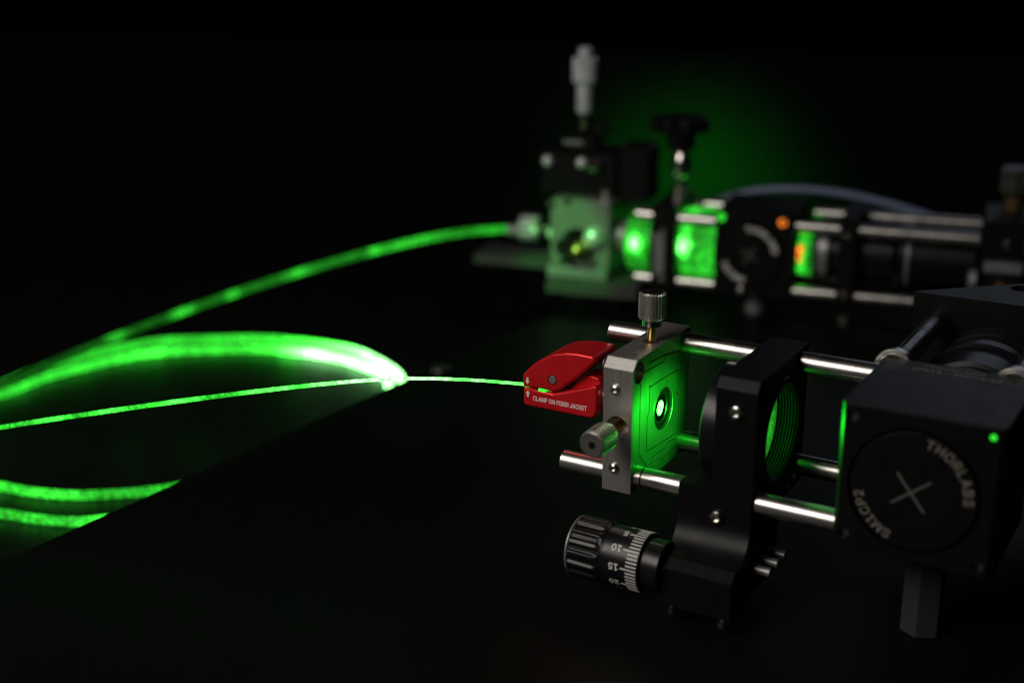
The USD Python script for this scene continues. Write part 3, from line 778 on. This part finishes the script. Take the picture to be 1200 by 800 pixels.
# ---- far cube with its cap
fc2 = thing('far_cube', 'blurred black cube with a round cap and cross between green and orange light', 'optic cube', far(-65.5, 0, -18))
ca = man(box((-83, -19.5, -18), (-48, 18.5, 21.5), 0.7)) - man(rod((-67.5, -21, 1.2), (-67.5, -17, 1.2), 15.6, 0.01, 64))
fpart(fc2, 'body', ca, BLACK)
cc = fpart(fc2, 'end_cap', lathe([(14.8, 0), (14.8, 2.2), (14.4, 2.6), (13.9, 2.6)], (-67.5, -17.2, 1.2), -FNN, 64), BLACK_MATT)
CF = np.array([-67.5, -19.85, 1.2])
fpart(cc, 'cap_lettering', arc_text('THORLABS', 2.6, CF, FA, UP, 10.6, 100, 8), WHITE_INK, smooth=False)
fpart(cc, 'cap_lettering', arc_text('SM1CP2', 2.6, CF, FA, UP, 10.6, -98, -160), WHITE_INK, smooth=False)
for a in (-35.0, 55.0):
    c_, s_2 = math.cos(math.radians(a)), math.sin(math.radians(a))
    bx_ = trimesh.creation.box([9.0, 0.7, 0.06])
    fpart(cc, 'cross_groove', place((bx_.vertices, bx_.faces), CF + [0, -0.004 * (a > 0), 0], [c_, 0, s_2], [-s_2, 0, c_]), DIM_INK, smooth=False)
fpart(fc2, 'green_leak', lathe([(1.9, 0), (1.7, 0.4), (0.5, 0.7)], (-80.8, -19.6, 17.8), -FNN, 24), LASER_FINE, glow=0.9, label='small screw hole glowing green at the upper left')
fpart(fc2, 'orange_leak', lathe([(1.9, 0), (1.7, 0.4), (0.5, 0.7)], (-53.2, -19.6, 17.2), -FNN, 24), AMBER, glow=0.75, label='small screw hole glowing orange at the upper right')
fpart(fc2, 'cap_screw', lathe([(1.9, 0), (1.9, 0.6), (1.0, 1.2)], (-70.5, -19.6, -15.8), -FNN, 24), SCREW)
fp = thing('far_post', 'short post with a bright rounded top under the far cube', 'post', far(-66, -6, BOARD_Z + 17))
fpart(fp, 'pillar', rod((-66, -6, BOARD_Z + 17), (-66, -6, -22.2), 4.6, 0.5), GREY)
fpart(fp, 'bright_neck', lathe([(3.2, -22.1), (3.4, -20.6), (3.4, -18.2)], (-66, -6, 0), UP, 32), SCREW)
fpart(fp, 'base', lathe([(10, BOARD_Z + 17.02), (10, BOARD_Z + 19), (6, BOARD_Z + 19.6)], (-66, -6, 0), UP, 40), BLACK)

# ---- lens with green and orange light, then tubes and plates to the right
fl_ = thing('two_colour_lens', 'oval lens lit half orange and half green, right of the far cube', 'lens', far(-46, 0, -10))
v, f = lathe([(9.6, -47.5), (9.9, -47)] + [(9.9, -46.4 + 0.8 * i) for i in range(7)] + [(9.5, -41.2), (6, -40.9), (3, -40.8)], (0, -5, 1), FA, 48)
gv = 0.30 + 0.5 * np.exp(-((v[:, 0] + 45.5) / 2.0) ** 2)  # green light on the lens put into its emission
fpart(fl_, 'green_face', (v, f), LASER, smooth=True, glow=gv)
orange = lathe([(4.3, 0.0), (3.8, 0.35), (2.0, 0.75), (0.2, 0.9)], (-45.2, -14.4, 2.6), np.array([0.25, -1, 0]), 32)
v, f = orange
fpart(fl_, 'orange_spot', (v * [0.4, 1, 1] + [-45.2 * 0.6, 0, 0], f), AMBER, smooth=True, glow=1.3, label='orange spot on the near edge of the lens')  # orange light put on as a glowing dome
fpart(fl_, 'barrel', tube_ring((-48, -5, 1), (-46.9, -5, 1), 11.0, 9.9, 0.2, 48), BLACK)
ft1 = thing('far_lens_tube', 'dark lens tube between the two-coloured lens and a plate with two screws', 'lens tube', far(-35, 0, -12))
fpart(ft1, 'tube', lathe([(12.5, -41), (13.0, -40.4), (13.0, -33), (11.5, -32.6), (11.5, -28)], (0, 0, 1.5), FA, 64), BLACK_SATIN)
fpart(ft1, 'pale_ring', tube_ring((-38.5, 0, 1.5), (-34, 0, 1.5), 13.25, 12, 0.3, 64), GREY)
cage_plate('black plate with two pale screws, at the middle of the far rods', -28.5, -20.5, zc=1.5, screws=(13.5, -13.5))
ft2 = thing('far_lens_tube', 'longer dark lens tube right of the plate with two pale screws', 'lens tube', far(-10, 0, -12))
fpart(ft2, 'tube', lathe([(12.6, -20.4), (13.2, -19.6), (13.2, -6), (12.6, -5.4)], (0, 0, 1.5), FA, 64), BLACK_SATIN)
rg = fpart(ft2, 'flange_ring', tube_ring((-3.6, 0, 1.5), (-0.5, 0, 1.5), 15.0, 11, 0.5, 64), BLACK_SATIN)
fpart(ft2, 'bright_edge', tube_ring((-0.4, 0, 1.5), (1.6, 0, 1.5), 14.6, 11, 0.6, 64), GREY)
fpart(ft2, 'rear_tube', lathe([(13.5, 1.7), (13.8, 2.4), (13.8, 28.5)], (0, 0, 1.5), FA, 64), BLACK)

# ---- steel rods of the far cage
for y, z, a0, a1, lab in ((-15, 15, -48, 30, 'upper near rod of the far cage, right of the far cube'), (-15, -15, -48, 30, 'lower near rod of the far cage, right of the far cube'),
                          (15, 15, -44, 30, 'upper rear rod of the far cage, right of the far cube'), (15, -15, -48, 30, 'lower rear rod of the far cage, half hidden by the tubes'),
                          (-15, 15, -101, -83.4, 'short rod across the large green cylinder, near side'), (-15, -15, -101.3, -83.4, 'short rod below the large green cylinder'),
                          (15, 15.5, -101.3, -83.4, 'short rod behind the top of the large green cylinder'),
                          (-13, 15, -122, -113.3, 'stub of rod above the collimating lens'), (-13, -15, -122, -113.3, 'stub of rod below the collimating lens')):
    t = thing('far_rod', lab, 'metal rod', far(a0, y, z), 'steel rods of the far cage')
    if y == -15 and z == 15 and a0 == -101:
        y = -16.5
    fpart(t, 'shaft', rod((a0, y, z), (a1, y, z), 3.0, 0.4, 32), STEEL)

# ---- mount at the right end
em = thing('end_mount', 'blurred black mount with silver screw heads behind the wedge-shaped mount', 'optic mount', far(38, 0, -20))
fpart(em, 'frame_plate', box((30.2, -20, -2), (50, 20, 24), 0.8), BLACK)
fpart(em, 'lower_block', box((33, -24, -14), (48, -20.2, 3), 0.8), BLACK_SATIN)
fpart(em, 'top_lip', box((32.5, -24.6, 3.1), (48, -20.2, 7.6), 0.6), GREY)
for a, z, r in ((41.0, 15, 1.9), (50.5, 14.6, 2.6), (56, 15, 2.0)):
    fpart(em, 'screw', lathe([(r, 0), (r, 1), (r * 0.6, 1.6)], (a, -20 if a < 50 else -19, z), -FNN, 24), SCREW)
fpart(em, 'left_plug', lathe([(4.5, 0), (4.5, 2.5), (3.5, 3.2)], (29.8, -21, -1.5), -FA, 32), GREY)
fpart(em, 'dome_screw', lathe([(7.0, 0), (6.8, 1.6), (5.4, 3.4), (2.6, 4.6), (0.3, 4.9)], (37.5, -26, -12.5), UP, 40), SILVER)
fpart(em, 'dome_screw', lathe([(5.0, 0), (4.8, 1.2), (3.6, 2.4), (0.3, 3.2)], (11, -26, -11.0), UP, 40), SILVER)
fpart(em, 'dome_arm', box((5, -32, -16), (48, -20.3, -11.2), 0.5), BLACK)
fpart(em, 'copper_cap', rod((40.5, -24.7, -4), (40.5, -27.5, -4), 3.4, 0.5, 32), COPPER)
fpart(em, 'right_block', box((50.2, -18, -14), (72, 20, 22), 0.8), BLACK)
ak = thing('adjuster_column', 'dim grey knob on a brownish stem rising above the mount at the right edge', 'knob', far(42, 6, 24))
fpart(ak, 'stem', rod((42, 6, 24), (42, 6, 31.5), 4.5, 0.4), plain('dull_bronze', (0.10, 0.06, 0.03), 0.5, metallic=0.6))
fpart(ak, 'grip', knurl((42, 6, 31.6), (42, 6, 43), 6.6, 26, 0.3, 0.8), DARK_STEEL, smooth=20)

# ---- pale cable arching behind the far cage
ar = [(-104, 30, 6), (-92, 30, 15), (-74, 31, 20.5), (-52, 31, 22.5), (-28, 31, 21), (0, 30, 15.5), (22, 30, 8), (40, 30, 0), (60, 30, -8)]
cbp = spline([far(*q_) for q_ in ar], 2.5)
ct = thing('pale_cable', 'pale blue-grey cable arching behind the far cage rods', 'cable', far(-40, 31, 0))
part(ct, 'sleeve', sweep(cbp, 1.9, 16), CABLE, smooth=True)

# ---- small bolts on the board
for x, y, lab in ((-146, 107, 'small bolt head on the board behind the white end of the green coil'), (-24, 258, 'faint bolt head on the board below the far rods')):
    b_ = thing('board_bolt', lab, 'bolt', (x, y, BOARD_Z))
    part(b_, 'head', lathe([(4.2, 0.02), (4.2, 2.6), (3.6, 3.2), (2.2, 3.2), (2.0, 1.2)], (x, y, BOARD_Z), UP, 36), DARK_STEEL)
